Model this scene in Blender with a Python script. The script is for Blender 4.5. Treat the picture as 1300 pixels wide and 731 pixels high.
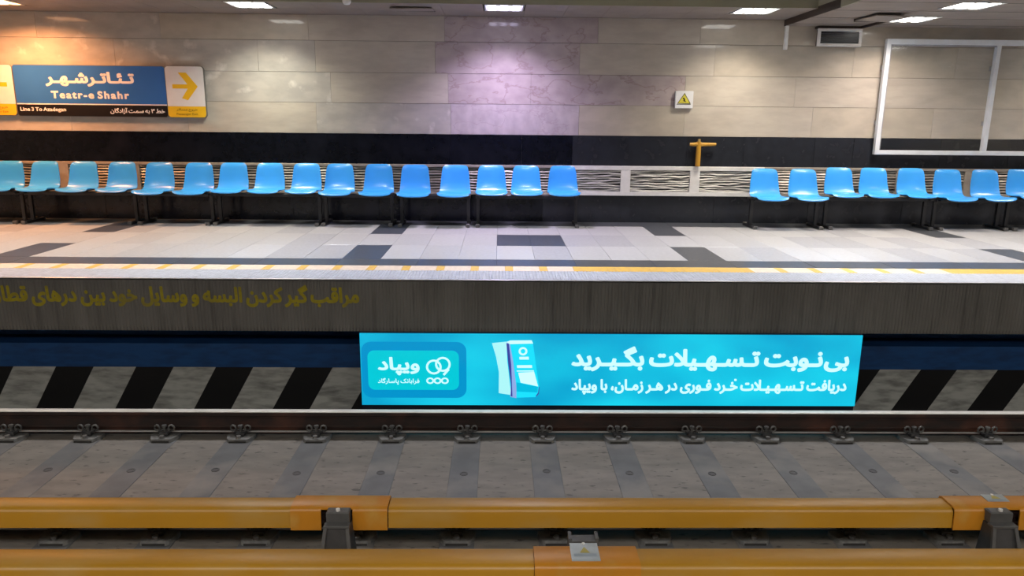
import bpy, bmesh, math, random
from mathutils import Vector, Matrix
from mathutils.geometry import tessellate_polygon
random.seed(7)
PI = math.pi
SC = bpy.context.scene
COL = SC.collection
for o in list(bpy.data.objects):
    bpy.data.objects.remove(o)

# ------------------------------------------------------------------ camera
CAMZ = 1.358
YAW, PITCH, ROLL, FOC = 0.01795, 0.22276, 0.0095, 937.8
def _axes():
    cy, sy, cp, sp = math.cos(YAW), math.sin(YAW), math.cos(PITCH), math.sin(PITCH)
    f = Vector((sy*cp, cy*cp, -sp)); r = Vector((cy, -sy, 0)); u = r.cross(f)
    c, s = math.cos(ROLL), math.sin(ROLL)
    return c*r + s*u, -s*r + c*u, f
RR, UU, FF = _axes()
cam = bpy.data.cameras.new('camera'); cam.sensor_width = 36; cam.lens = FOC/1300*36
cam.clip_start = .05; cam.clip_end = 200
camo = bpy.data.objects.new('camera', cam); COL.objects.link(camo)
camo.matrix_world = Matrix(((RR.x, UU.x, -FF.x, 0), (RR.y, UU.y, -FF.y, 0), (RR.z, UU.z, -FF.z, CAMZ), (0, 0, 0, 1)))
SC.camera = camo
SC.view_settings.view_transform = 'Standard'
SC.view_settings.look = 'None'
SC.view_settings.gamma = 1
SC.view_settings.exposure = 0.0
SC.view_settings.use_curve_mapping = False
world = bpy.data.worlds.new('world'); SC.world = world; world.use_nodes = True
world.node_tree.nodes['Background'].inputs[0].default_value = (.8, .85, 1, 1)
world.node_tree.nodes['Background'].inputs[1].default_value = .03

def ray(px, py):
    return RR*((px-650)/FOC) - UU*((py-365.5)/FOC) + FF
def atY(px, py, Y):            # the point of the vertical plane y = Y seen at a pixel
    d = ray(px, py); t = Y/d.y
    return Vector((d.x*t, Y, CAMZ+d.z*t))
def atZ(px, py, Z):            # the point of the level plane z = Z seen at a pixel
    d = ray(px, py); t = (Z-CAMZ)/d.z
    return Vector((d.x*t, d.y*t, Z))
def X(px, py, Y): return atY(px, py, Y).x
def Zc(px, py, Y): return atY(px, py, Y).z

# main distances (metres; platform floor is z = 0)
YW = 10.15       # back wall
YE = 6.30        # platform edge
YR = 6.60        # recessed wall under the platform
ZF = -0.474      # bottom of the platform face
ZS = -1.132      # track slab
ZCH = -1.345     # channel behind the far rail
ZC = 2.675       # soffit above the seats
ZL = 2.60        # lowered soffit on the right
ZU = 2.97        # ceiling over the platform edge and the tracks
XL, XH = -14.0, 14.0
YSO = 9.12       # front of the soffit

# ------------------------------------------------------------------ lights
LAMP_X0 = atZ(640, 11, ZC).x
PITCH_X = 3.03
COLS = {-2: (1, .40, .15), -1: (.95, .93, .76), 0: (.80, .66, 1.0), 1: (1, .90, .75)}
P_WALL, P_EDGE, P_NEAR = 25, 42, 92
def area(name, loc, sx, sy, power, col, spread=150):
    l = bpy.data.lights.new(name, 'AREA'); l.shape = 'RECTANGLE'; l.size = sx; l.size_y = sy
    l.energy = power; l.color = col; l.spread = math.radians(spread)
    o = bpy.data.objects.new(name, l); o.location = loc; COL.objects.link(o); return o
for k in (-4, -3, -2, -1, 0, 1):
    area('lamp_light', (LAMP_X0+k*PITCH_X, 9.385, ZC-.03), .44, .44, P_WALL*{-2: 3.3, -3: 3.0, -1: 1.2, 0: 1.7, 1: 1.1}.get(k, 1), COLS.get(k, (1, .40, .15)), 155 if k < -1 else 125)

# ------------------------------------------------------------------ materials
def nn(nt, t, **kw):
    n = nt.nodes.new(t)
    for k, v in kw.items(): setattr(n, k, v)
    return n
MATS = {}
def mat(name, c1, c2=None, rough=.5, metal=0.0, scale=8, stretch=(1, 1, 1), bump=0.0, coat=0.0, detail=6,
        ramp=(.35, .65), c3=None, scale3=2, ramp3=(.55, .7), stretch3=(1, 1, 1), rough2=None, spec=.5, coatr=.05, vein=0):
    if name in MATS: return MATS[name]
    m = bpy.data.materials.new(name); m.use_nodes = True; nt = m.node_tree
    b = nt.nodes['Principled BSDF']
    b.inputs['Roughness'].default_value = rough; b.inputs['Metallic'].default_value = metal
    b.inputs['Specular IOR Level'].default_value = spec
    if coat: b.inputs['Coat Weight'].default_value = coat; b.inputs['Coat Roughness'].default_value = coatr
    g = nn(nt, 'ShaderNodeNewGeometry')
    def noise(sc, st, det):
        mp = nn(nt, 'ShaderNodeMapping'); mp.inputs['Scale'].default_value = st
        nt.links.new(g.outputs['Position'], mp.inputs[0])
        n = nn(nt, 'ShaderNodeTexNoise'); n.inputs['Scale'].default_value = sc; n.inputs['Detail'].default_value = det
        nt.links.new(mp.outputs[0], n.inputs['Vector']); return n
    if c2 is None: c2 = tuple(v*.82 for v in c1)
    n = noise(scale, stretch, detail)
    r = nn(nt, 'ShaderNodeMapRange'); r.inputs[1].default_value, r.inputs[2].default_value = ramp
    nt.links.new(n.outputs['Fac'], r.inputs[0])
    mx = nn(nt, 'ShaderNodeMix', data_type='RGBA')
    nt.links.new(r.outputs[0], mx.inputs[0]); mx.inputs[6].default_value = (*c1, 1); mx.inputs[7].default_value = (*c2, 1)
    out = mx.outputs[2]
    if c3:
        n3 = noise(scale3, stretch3, 5)
        r3 = nn(nt, 'ShaderNodeMapRange'); r3.inputs[1].default_value, r3.inputs[2].default_value = ramp3
        if vein:
            sb = nn(nt, 'ShaderNodeMath', operation='SUBTRACT'); sb.inputs[1].default_value = .5; nt.links.new(n3.outputs['Fac'], sb.inputs[0])
            ab = nn(nt, 'ShaderNodeMath', operation='ABSOLUTE'); nt.links.new(sb.outputs[0], ab.inputs[0])
            r3.inputs[1].default_value = 0; r3.inputs[2].default_value = vein; r3.inputs[3].default_value = .75; r3.inputs[4].default_value = 0
            nt.links.new(ab.outputs[0], r3.inputs[0])
        else: nt.links.new(n3.outputs['Fac'], r3.inputs[0])
        m3 = nn(nt, 'ShaderNodeMix', data_type='RGBA')
        nt.links.new(r3.outputs[0], m3.inputs[0]); nt.links.new(out, m3.inputs[6]); m3.inputs[7].default_value = (*c3, 1)
        out = m3.outputs[2]
    nt.links.new(out, b.inputs['Base Color'])
    if rough2 is not None:
        rr = nn(nt, 'ShaderNodeMapRange'); rr.inputs[3].default_value = rough; rr.inputs[4].default_value = rough2
        nt.links.new(n.outputs['Fac'], rr.inputs[0]); nt.links.new(rr.outputs[0], b.inputs['Roughness'])
    if bump:
        bp = nn(nt, 'ShaderNodeBump'); bp.inputs['Strength'].default_value = bump; bp.inputs['Distance'].default_value = .01
        nt.links.new(n.outputs['Fac'], bp.inputs['Height']); nt.links.new(bp.outputs[0], b.inputs['Normal'])
    MATS[name] = m
    return m
def emit(name, c, s=1.0, c2=None, scale=2.0, stretch=(1, 1, 1)):
    if name in MATS: return MATS[name]
    m = bpy.data.materials.new(name); m.use_nodes = True; nt = m.node_tree
    b = nt.nodes['Principled BSDF']; b.inputs['Base Color'].default_value = (*[v*.3 for v in c], 1)
    b.inputs['Roughness'].default_value = .35
    b.inputs['Emission Strength'].default_value = s; b.inputs['Emission Color'].default_value = (*c, 1)
    if c2:
        g = nn(nt, 'ShaderNodeNewGeometry'); mp = nn(nt, 'ShaderNodeMapping'); mp.inputs['Scale'].default_value = stretch
        n = nn(nt, 'ShaderNodeTexNoise'); n.inputs['Scale'].default_value = scale; n.inputs['Detail'].default_value = 2
        r = nn(nt, 'ShaderNodeMapRange'); r.inputs[1].default_value = .35; r.inputs[2].default_value = .65
        mx = nn(nt, 'ShaderNodeMix', data_type='RGBA'); mx.inputs[6].default_value = (*c, 1); mx.inputs[7].default_value = (*c2, 1)
        nt.links.new(g.outputs['Position'], mp.inputs[0]); nt.links.new(mp.outputs[0], n.inputs['Vector'])
        nt.links.new(n.outputs['Fac'], r.inputs[0]); nt.links.new(r.outputs[0], mx.inputs[0])
        nt.links.new(mx.outputs[2], b.inputs['Emission Color'])
    MATS[name] = m
    return m

# ------------------------------------------------------------------ mesh helpers
class MB:
    def __init__(s): s.v = []; s.f = []
    def add(s, vs, fs):
        k = len(s.v); s.v += [tuple(v) for v in vs]; s.f += [tuple(i+k for i in f) for f in fs]; return s
    def box(s, x0, x1, y0, y1, z0, z1, b=0):
        if b <= 0:
            return s.add([(x0, y0, z0), (x1, y0, z0), (x1, y1, z0), (x0, y1, z0), (x0, y0, z1), (x1, y0, z1), (x1, y1, z1), (x0, y1, z1)],
                [(3, 2, 1, 0), (4, 5, 6, 7), (0, 1, 5, 4), (1, 2, 6, 5), (2, 3, 7, 6), (3, 0, 4, 7)])
        vs = []
        for z, d in ((z0, b), (z0+b, 0), (z1-b, 0), (z1, b)):      # edges cut all round
            dd = d
            vs += [(x0+dd, y0+b*0+dd, z), (x1-dd, y0+dd, z), (x1-dd, y1-dd, z), (x0+dd, y1-dd, z)]
        fs = [(3, 2, 1, 0), (12, 13, 14, 15)]
        for L in range(3):
            for i in range(4):
                j = (i+1) % 4; fs.append((L*4+i, L*4+j, L*4+4+j, L*4+4+i))
        return s.add(vs, fs)
    def slab(s, x0, x1, y0, y1, z0, z1, b=.004):                    # top edges chamfered
        return s.add([(x0, y0, z0), (x1, y0, z0), (x1, y1, z0), (x0, y1, z0),
                      (x0, y0, z1-b), (x1, y0, z1-b), (x1, y1, z1-b), (x0, y1, z1-b),
                      (x0+b, y0+b, z1), (x1-b, y0+b, z1), (x1-b, y1-b, z1), (x0+b, y1-b, z1)],
            [(3, 2, 1, 0), (8, 9, 10, 11), (0, 1, 5, 4), (1, 2, 6, 5), (2, 3, 7, 6), (3, 0, 4, 7),
             (4, 5, 9, 8), (5, 6, 10, 9), (6, 7, 11, 10), (7, 4, 8, 11)])
    def panel(s, x0, x1, y0, y1, z0, z1, b=.004):                   # front (y0) edges chamfered
        return s.add([(x0, y1, z0), (x1, y1, z0), (x1, y1, z1), (x0, y1, z1),
                      (x0, y0+b, z0), (x1, y0+b, z0), (x1, y0+b, z1), (x0, y0+b, z1),
                      (x0+b, y0, z0+b), (x1-b, y0, z0+b), (x1-b, y0, z1-b), (x0+b, y0, z1-b)],
            [(0, 3, 2, 1), (8, 9, 10, 11), (0, 1, 5, 4), (1, 2, 6, 5), (2, 3, 7, 6), (3, 0, 4, 7),
             (4, 5, 9, 8), (5, 6, 10, 9), (6, 7, 11, 10), (7, 4, 8, 11)])
    def extr_x(s, prof, x0, x1):                                    # prof: closed list of (y, z)
        n = len(prof)
        vs = [(x0, y, z) for y, z in prof]+[(x1, y, z) for y, z in prof]
        fs = [(i, (i+1) % n, n+(i+1) % n, n+i) for i in range(n)]
        s.add(vs, fs)
        tri = tessellate_polygon([[Vector((y, z, 0)) for y, z in prof]])
        k = len(s.v)-2*n
        for a, b, c in tri:
            s.f.append((k+a, k+b, k+c)); s.f.append((k+n+c, k+n+b, k+n+a))
        return s
    def extr_y(s, poly, y0, y1):                                    # poly: (x, z) outline
        n = len(poly)
        vs = [(x, y0, z) for x, z in poly]+[(x, y1, z) for x, z in poly]
        k = len(s.v); s.v += vs
        for i in range(n):
            j = (i+1) % n; s.f.append((k+i, k+j, k+n+j, k+n+i))
        for a, b, c in tessellate_polygon([[Vector((x, z, 0)) for x, z in poly]]):
            s.f.append((k+a, k+b, k+c)); s.f.append((k+n+c, k+n+b, k+n+a))
        return s
    def tube(s, pts, r, n=8, cap=True):
        pts = [Vector(p) for p in pts]; rings = []
        for i, p in enumerate(pts):
            d = (pts[min(i+1, len(pts)-1)]-pts[max(i-1, 0)]).normalized()
            a = d.cross(Vector((0, 0, 1)))
            if a.length < .1: a = d.cross(Vector((1, 0, 0)))
            a.normalize(); b = d.cross(a)
            rr = r[i] if isinstance(r, (list, tuple)) else r
            rings.append([p+(a*math.cos(t)+b*math.sin(t))*rr for t in [2*PI*j/n for j in range(n)]])
        k = len(s.v)
        for R_ in rings: s.v += [tuple(v) for v in R_]
        for i in range(len(pts)-1):
            for j in range(n):
                q = (j+1) % n; s.f.append((k+i*n+j, k+i*n+q, k+(i+1)*n+q, k+(i+1)*n+j))
        if cap:
            s.f.append(tuple(k+j for j in range(n))[::-1]); s.f.append(tuple(k+(len(pts)-1)*n+j for j in range(n)))
        return s
    def cyl(s, c, r, h, n=12, ax='z', r2=None):
        d = {'z': Vector((0, 0, 1)), 'y': Vector((0, 1, 0)), 'x': Vector((1, 0, 0))}[ax]
        c = Vector(c); return s.tube([c, c+d*h], [r, r if r2 is None else r2], n)
    def lathe(s, c, prof, n=16):                                    # about z, prof (r, z)
        k = len(s.v); c = Vector(c)
        for r, z in prof:
            for j in range(n):
                t = 2*PI*j/n; s.v.append((c.x+r*math.cos(t), c.y+r*math.sin(t), c.z+z))
        for i in range(len(prof)-1):
            for j in range(n):
                q = (j+1) % n; s.f.append((k+i*n+j, k+i*n+q, k+(i+1)*n+q, k+(i+1)*n+j))
        s.f.append(tuple(k+j for j in range(n))[::-1]); s.f.append(tuple(k+(len(prof)-1)*n+j for j in range(n)))
        return s
    def mesh(s, name, m, smooth=False, fix=True):
        me = bpy.data.meshes.new(name); me.from_pydata(s.v, [], s.f)
        if fix:
            bm = bmesh.new(); bm.from_mesh(me); bmesh.ops.recalc_face_normals(bm, faces=bm.faces); bm.to_mesh(me); bm.free()
        if smooth:
            me.polygons.foreach_set('use_smooth', [True]*len(me.polygons))
            try: me.set_sharp_from_angle(angle=math.radians(40))
            except Exception: pass
        me.materials.append(m); me.update(); return me
    def build(s, name, m, parent=None, smooth=False, loc=None, fix=True):
        o = bpy.data.objects.new(name, s.mesh(name, m, smooth, fix)); COL.objects.link(o)
        if parent: o.parent = parent
        if loc: o.location = loc
        return o
def link(name, me, parent, loc=(0, 0, 0), rot=None, scale=None):
    o = bpy.data.objects.new(name, me); COL.objects.link(o); o.parent = parent; o.location = loc
    if rot: o.rotation_euler = rot
    if scale: o.scale = scale
    return o
def thing(name, label, cat, loc=(0, 0, 0), group=None):
    o = bpy.data.objects.new(name, None); COL.objects.link(o); o.location = loc; o.empty_display_size = .1
    return tag(o, label, cat, group)
def tag(o, label, cat, group=None):
    o['label'] = label; o['category'] = cat
    if group: o['group'] = group
    return o
def struct(o): o['kind'] = 'structure'; return o
def copy_tree(o, parent=None):
    c = o.copy(); COL.objects.link(c); c.parent = parent
    for ch in [q for q in bpy.data.objects if q.parent == o]: copy_tree(ch, c)
    return c

# ------------------------------------------------------------------ lettering
FORMS = {'ا': (0xFE8D, 0xFE8E, 0, 0), 'آ': (0xFE81, 0xFE82, 0, 0), 'ب': (0xFE8F, 0xFE90, 0xFE91, 0xFE92), 'پ': (0xFB56, 0xFB57, 0xFB58, 0xFB59), 'ت': (0xFE95, 0xFE96, 0xFE97, 0xFE98), 'ج': (0xFE9D, 0xFE9E, 0xFE9F, 0xFEA0), 'خ': (0xFEA5, 0xFEA6, 0xFEA7, 0xFEA8), 'د': (0xFEA9, 0xFEAA, 0, 0), 'ر': (0xFEAD, 0xFEAE, 0, 0), 'ز': (0xFEAF, 0xFEB0, 0, 0), 'س': (0xFEB1, 0xFEB2, 0xFEB3, 0xFEB4), 'ش': (0xFEB5, 0xFEB6, 0xFEB7, 0xFEB8), 'ط': (0xFEC1, 0xFEC2, 0xFEC3, 0xFEC4), 'ف': (0xFED1, 0xFED2, 0xFED3, 0xFED4), 'ق': (0xFED5, 0xFED6, 0xFED7, 0xFED8), 'ک': (0xFB8E, 0xFB8F, 0xFB90, 0xFB91), 'گ': (0xFB92, 0xFB93, 0xFB94, 0xFB95), 'ل': (0xFEDD, 0xFEDE, 0xFEDF, 0xFEE0), 'م': (0xFEE1, 0xFEE2, 0xFEE3, 0xFEE4), 'ن': (0xFEE5, 0xFEE6, 0xFEE7, 0xFEE8), 'ه': (0xFEE9, 0xFEEA, 0xFEEB, 0xFEEC), 'و': (0xFEED, 0xFEEE, 0, 0), 'ی': (0xFBFC, 0xFBFD, 0xFBFE, 0xFBFF), 'ئ': (0xFE89, 0xFE8A, 0xFE8B, 0xFE8C), 'ـ': (0x640,)*4}
def shape_rtl(s):
    s = s.replace('لا', '\ufefb'); out = []
    for i, ch in enumerate(s):
        p = s[i-1] if i else ' '; n = s[i+1] if i+1 < len(s) else ' '
        pj = bool(p in FORMS and FORMS[p][2]); nj = (n in FORMS or n == '\ufefb')
        if ch == '\ufefb': out.append('\ufefc' if pj else ch); continue
        if ch not in FORMS: out.append(ch); continue
        f = FORMS[ch]
        if f[2] == 0: out.append(chr(f[1] if pj else f[0]))
        else: out.append(chr(f[3] if pj and nj else f[1] if pj else f[2] if nj else f[0]))
    return list(reversed(out))
GL = {}
def glyph(ch):
    """outline loops and advance of one character, size 1"""
    if ch in GL: return GL[ch]
    def ev(body):
        t = bpy.data.curves.new('g', 'FONT'); t.body = body; t.fill_mode = 'NONE'; t.resolution_u = 3
        o = bpy.data.objects.new('g', t); COL.objects.link(o)
        dg = bpy.context.evaluated_depsgraph_get(); me = o.evaluated_get(dg).to_mesh()
        vs = [v.co.copy() for v in me.vertices]; es = [tuple(e.vertices) for e in me.edges]
        bpy.data.objects.remove(o); bpy.data.curves.remove(t)
        return vs, es
    vs, es = ev(ch)
    v2, _ = ev('H'+ch+'H'); v1, _ = ev('HH')
    adv = (max(v.x for v in v2)-max(v.x for v in v1))
    nxt = {}
    for a, b in es: nxt.setdefault(a, []).append(b); nxt.setdefault(b, []).append(a)
    seen = set(); loops = []
    for st in range(len(vs)):
        if st in seen or st not in nxt: continue
        lp = [st]; seen.add(st); cur = st
        while True:
            c = [q for q in nxt[cur] if q not in seen]
            if not c: break
            c.sort(key=lambda q: abs(q-cur)); cur = c[0]; seen.add(cur); lp.append(cur)
        if len(lp) > 2: loops.append([Vector((vs[i].x, vs[i].y)) for i in lp])
    GL[ch] = (loops, adv); return GL[ch]
def inside(p, lp):
    c = False; n = len(lp)
    for i in range(n):
        a, b = lp[i], lp[(i+1) % n]
        if (a.y > p.y) != (b.y > p.y) and p.x < (b.x-a.x)*(p.y-a.y)/(b.y-a.y)+a.x: c = not c
    return c
def sarea(lp): return sum(lp[i].x*lp[(i+1) % len(lp)].y-lp[(i+1) % len(lp)].x*lp[i].y for i in range(len(lp)))/2
def lettering(name, text, x0, x1, z0, z1, y, m, parent, bold=.02, rtl=True, slope=0.0, jitter=0, track=0.0):
    """flat print on a vertical plane, fitted into x0..x1, z0..z1"""
    chars = shape_rtl(text) if rtl else list(text)
    pen = 0; vs = []; fs = []; lay = []
    marks = '\u064f'
    for ch in chars:
        if ch == ' ': pen += .2; continue
        if ch == '\u064f': continue
        if ch == '\u200c': pen += .06; continue
        loops, adv = glyph(ch)
        if loops:
            tot = [(lp, sarea(lp)) for lp in loops]
            big = max(tot, key=lambda t: abs(t[1]))
            sg = 1 if big[1] > 0 else -1
            outer = [lp for lp, a in tot if a*sg > 0]; hole = [lp for lp, a in tot if a*sg < 0]
            dy = random.uniform(-jitter, jitter)
            for o_ in outer:
                hs = [h for h in hole if inside(h[0], o_)]
                poly = [o_]+hs
                flat = [p for lp in poly for p in lp]; k = len(vs)
                vs += [(p.x+pen, p.y+dy) for p in flat]
                lay += [0.0]*len(flat)
                for t in tessellate_polygon([[Vector((p.x, p.y, 0)) for p in lp] for lp in poly]): fs.append(tuple(k+i for i in t))
            if bold:
                for lp in loops:
                    n = len(lp)
                    for i in range(n):
                        a, b = lp[i], lp[(i+1) % n]; d = b-a
                        if d.length < 1e-5: continue
                        d.normalize(); q = Vector((-d.y, d.x))*bold; e = d*bold*.5; k = len(vs)
                        for p in (a-e+q, a-e-q, b+e-q, b+e+q): vs.append((p.x+pen, p.y+dy))
                        fs.append((k, k+1, k+2, k+3)); lay += [.00003+.0000041*((i*7) % 61)]*4
        pen += adv+track
    mx0, mx1 = min(v[0] for v in vs), max(v[0] for v in vs); my0, my1 = min(v[1] for v in vs), max(v[1] for v in vs)
    sx = (x1-x0)/(mx1-mx0); sz = (z1-z0)/(my1-my0)
    V = [(x0+(a-mx0)*sx, y-lay[i], z0+(b-my0)*sz) for i, (a, b) in enumerate(vs)]
    def up(f):
        a, b, c = (V[i] for i in f[:3]); return (b[0]-a[0])*(c[2]-a[2])-(c[0]-a[0])*(b[2]-a[2]) > 0
    fs = [f if up(f) else f[::-1] for f in fs]
    me = bpy.data.meshes.new(name); me.from_pydata(V, [], fs); me.materials.append(m); me.update()
    o = bpy.data.objects.new(name, me); COL.objects.link(o); o.parent = parent
    return o
def poly_print(name, pts, y, m, parent, th=.0008):
    return MB().extr_y([(p[0], p[1]) for p in pts], y, y+th).build(name, m, parent)
def rrect(x0, x1, z0, z1, r, n=6):
    P = []
    for cx, cz, a0 in ((x1-r, z1-r, 0), (x0+r, z1-r, PI/2), (x0+r, z0+r, PI), (x1-r, z0+r, 1.5*PI)):
        for i in range(n+1):
            t = a0+PI/2*i/n; P.append((cx+r*math.cos(t), cz+r*math.sin(t)))
    return P
def ring_print(name, cx, cz, r, w, y, m, parent, n=32, sq=1.0):
    b = MB(); vs = []
    for i in range(n):
        t = 2*PI*i/n; c, s_ = math.cos(t), math.sin(t)
        for rr in (r-w/2, r+w/2): vs.append((cx+rr*c*sq, y, cz+rr*s_))
    fs = [(2*i, 2*i+1, 2*((i+1) % n)+1, 2*((i+1) % n)) for i in range(n)]
    return b.add(vs, fs).build(name, m, parent, fix=False)

# ------------------------------------------------------------------ palette
M_TILE = [mat('floor_tile_light', (.45, .45, .45), (.39, .39, .39), rough=.3, scale=30, c3=(.40, .39, .39), scale3=1.3, ramp3=(.5, .8)),
          mat('floor_tile_pale', (.485, .485, .485), (.43, .43, .43), rough=.28, scale=26, c3=(.46, .45, .44), scale3=1.7, ramp3=(.5, .8)),
          mat('floor_tile_greyish', (.38, .38, .39), (.32, .32, .33), rough=.34, scale=28)]
M_TDARK = [mat('floor_tile_dark', (.072, .082, .105), (.05, .058, .075), rough=.3, scale=30),
           mat('floor_tile_slate', (.085, .09, .10), (.06, .065, .07), rough=.3, scale=24)]
M_GROUT = mat('grout', (.30, .29, .28), rough=.9)
M_YEL = mat('stripe_yellow', (.72, .46, .07), (.6, .38, .1), rough=.5, scale=20)
M_CREAM = mat('stripe_cream', (.74, .62, .50), (.62, .52, .42), rough=.5, scale=20)
M_EDGE = mat('edge_stone', (.50, .53, .60), (.40, .43, .49), rough=.42, scale=18)
M_FACE = mat('face_sheet', (.205, .197, .185), (.155, .148, .138), rough=.6, scale=5, stretch=(1, 1, .25), c3=(.06, .055, .05), scale3=3, stretch3=(6, 1, .4), ramp3=(.55, .85))
M_STONE = [mat('wall_stone_cream', (.52, .47, .40), (.44, .39, .335), rough=.33, scale=3, stretch=(1, 1, 3), coat=.7, c3=(.46, .40, .34), scale3=9, stretch3=(.6, 1, 3), ramp3=(.55, .8)),
           mat('wall_stone_sand', (.50, .445, .365), (.43, .38, .315), rough=.33, scale=4, stretch=(1, 1, 2), coat=.7),
           mat('wall_stone_grey', (.49, .455, .41), (.40, .37, .34), rough=.33, scale=4, stretch=(1, 1, 2), coat=.7, c3=(.66, .62, .57), scale3=5, ramp3=(.6, .75))]
M_PINK = [mat('wall_stone_rose', (.46, .39, .385), (.38, .315, .315), rough=.33, scale=5, stretch=(1, 1, 1.6), coat=.7, c3=(.29, .21, .21), scale3=2.6, stretch3=(1, 1, 1.8), vein=.022),
          mat('wall_stone_lilac', (.49, .43, .435), (.40, .345, .355), rough=.33, scale=6, stretch=(1.5, 1, 1), coat=.7, c3=(.36, .29, .30), scale3=2.2, stretch3=(1, 1, 2), vein=.012)]
M_BLACK = mat('black_granite', (.006, .007, .012), (.004, .005, .008), rough=.12, spec=.25, scale=12, rough2=.22, c3=(.011, .012, .019), scale3=4, ramp3=(.5, .8))
M_BLACK2 = mat('black_granite_paler', (.024, .027, .035), (.018, .020, .026), spec=.3, rough=.16, scale=9, rough2=.34)
M_WHITE = mat('white_metal', (.80, .79, .77), (.72, .71, .69), rough=.4, scale=10)
M_BEIGE = mat('beige_metal', (.42, .37, .31), (.32, .28, .24), rough=.42, scale=9)
M_SLAT = [mat('slat_silver', (.50, .49, .46), (.30, .29, .27), rough=.48, metal=.2, scale=4, stretch=(1, 1, 8)),
          mat('slat_dull', (.36, .33, .28), (.20, .18, .15), rough=.36, metal=.4, scale=4, stretch=(1, 1, 8))]
M_DARKIN = mat('grille_inside', (.03, .028, .026), rough=.8)
M_BLUE = mat('blue_plastic', (.050, .37, .88), (.046, .35, .84), rough=.30, scale=3, coat=.12, spec=.5)
M_STEEL = mat('black_steel', (.025, .025, .028), (.018, .018, .02), rough=.38, metal=.3)
M_FOOT = mat('foot_cap', (.13, .125, .12), (.08, .08, .08), rough=.45, metal=.3)
M_CEIL = mat('ceiling_panel_paint', (.27, .225, .19), (.23, .19, .165), rough=.6, scale=3)
M_CEIL2 = mat('ceiling_olive', (.34, .33, .24), (.30, .28, .21), rough=.6, scale=2)
M_BROWN = mat('dark_trim_and_shade', (.045, .03, .024), rough=.6)
M_RUST = mat('rail_rust', (.032, .015, .012), (.016, .011, .010), rough=.6, scale=7, stretch=(1, 1, 3), c3=(.11, .04, .025), scale3=2.2, ramp3=(.52, .72))
M_RTOP = mat('rail_running_surface', (.80, .78, .74), (.7, .68, .64), rough=.4, metal=.35)
M_FAST = mat('fastener_iron', (.19, .19, .185), (.12, .12, .12), rough=.5, metal=.1, scale=30)
M_CLIP = mat('clip_steel', (.16, .16, .155), (.09, .09, .09), rough=.42, metal=.5)
M_BOLT = mat('bolt_steel', (.30, .29, .28), (.2, .2, .2), rough=.35, metal=.7)
M_SLAB = mat('slab_concrete', (.195, .178, .16), (.15, .137, .125), rough=.75, scale=5, stretch=(1, 2.5, 1), bump=.25, c3=(.075, .07, .066), scale3=16, stretch3=(.8, 1.8, 1), ramp3=(.60, .70), detail=9)
M_SLEEP = mat('sleeper_concrete', (.122, .125, .132), (.098, .10, .106), rough=.7, scale=6, bump=.15, c3=(.185, .176, .166), scale3=2.5, ramp3=(.5, .7))
M_COV = mat('cover_yellow', (.50, .245, .011), (.44, .215, .009), rough=.40, spec=.7, scale=2.5, stretch=(.6, 1, 1), c3=(.47, .28, .07), scale3=5, stretch3=(.5, 1, 1), ramp3=(.5, .8))
M_COVS = mat('cover_orange', (.58, .235, .016), (.50, .20, .012), rough=.38, scale=5, c3=(.56, .32, .07), scale3=5, ramp3=(.55, .8))
M_BRK = mat('bracket_grey', (.05, .05, .052), (.03, .03, .032), rough=.5, scale=9)
M_BRKE = mat('bracket_edge', (.10, .10, .10), (.07, .07, .07), rough=.5, scale=9)
M_CHAN = mat('channel_dirt', (.06, .055, .05), (.035, .033, .03), rough=.8, scale=12)

# ------------------------------------------------------------------ platform
def box_struct(name, x0, x1, y0, y1, z0, z1, m):
    return struct(MB().box(x0, x1, y0, y1, z0, z1).build(name, m))
floor = box_struct('floor', XL, XH, YE+.061, YW+.3, -.44, -.03, M_GROUT)
TW = .386
TX = X(631, 305, 8.5)     # a joint seen straight on
ys = [6.93, 7.287, 8.115, 8.93, 9.72, YW]
meshes = {}
def tile_mesh(w, y0, y1, m, tag_='floor_tile'):
    k = (round(w, 3), y0, m.name)
    if k not in meshes: meshes[k] = MB().slab(.0008, w-.0008, 0, y1-y0-.0016, -.028, 0, .002).mesh(tag_, m)
    return meshes[k]
nx0, nx1 = -18, 19
period = 9
for i in range(nx0, nx1):
    x = TX+i*TW
    for r, (y0, y1) in enumerate(zip(ys[:-1], ys[1:])):
        if r == 0:
            if i % 2: continue
            m = M_TDARK[0] if (-2 <= i <= 1 or i < -4 or i > 8) else M_TDARK[1]; w = 2*TW  # bluer tiles: dark stone plus purple lamp reflection put into the tint
        elif r == 4:
            m = M_TDARK[1]; w = TW
        else:
            w = TW
            q = random.random(); m = M_TILE[0] if q < .5 else M_TILE[1] if q < .86 else M_TILE[2]
            if r == 2 and i in (0, 1): m = M_TDARK[0]
            if r == 1 and (i-5) % period == 0: m = M_TDARK[1] if i > 2 else M_TDARK[0]
            if r == 3 and (i-5) % period == 0: m = M_TDARK[1] if i > 2 else M_TDARK[0]
            if r == 2 and i in (-6, 9): m = M_TILE[2]
        link('floor_tile', tile_mesh(w, y0, y1, m), floor, (x, y0, random.uniform(-.001, .0005)))
# rest of the floor beyond the photographed stretch
MB().box(XL, TX+nx0*TW-.002, 6.93, YW, -.028, 0).build('floor_surface', M_TILE[0], floor)
MB().box(TX+nx1*TW+.002, XH, 6.93, YW, -.028, 0).build('floor_surface', M_TILE[0], floor)
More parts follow.
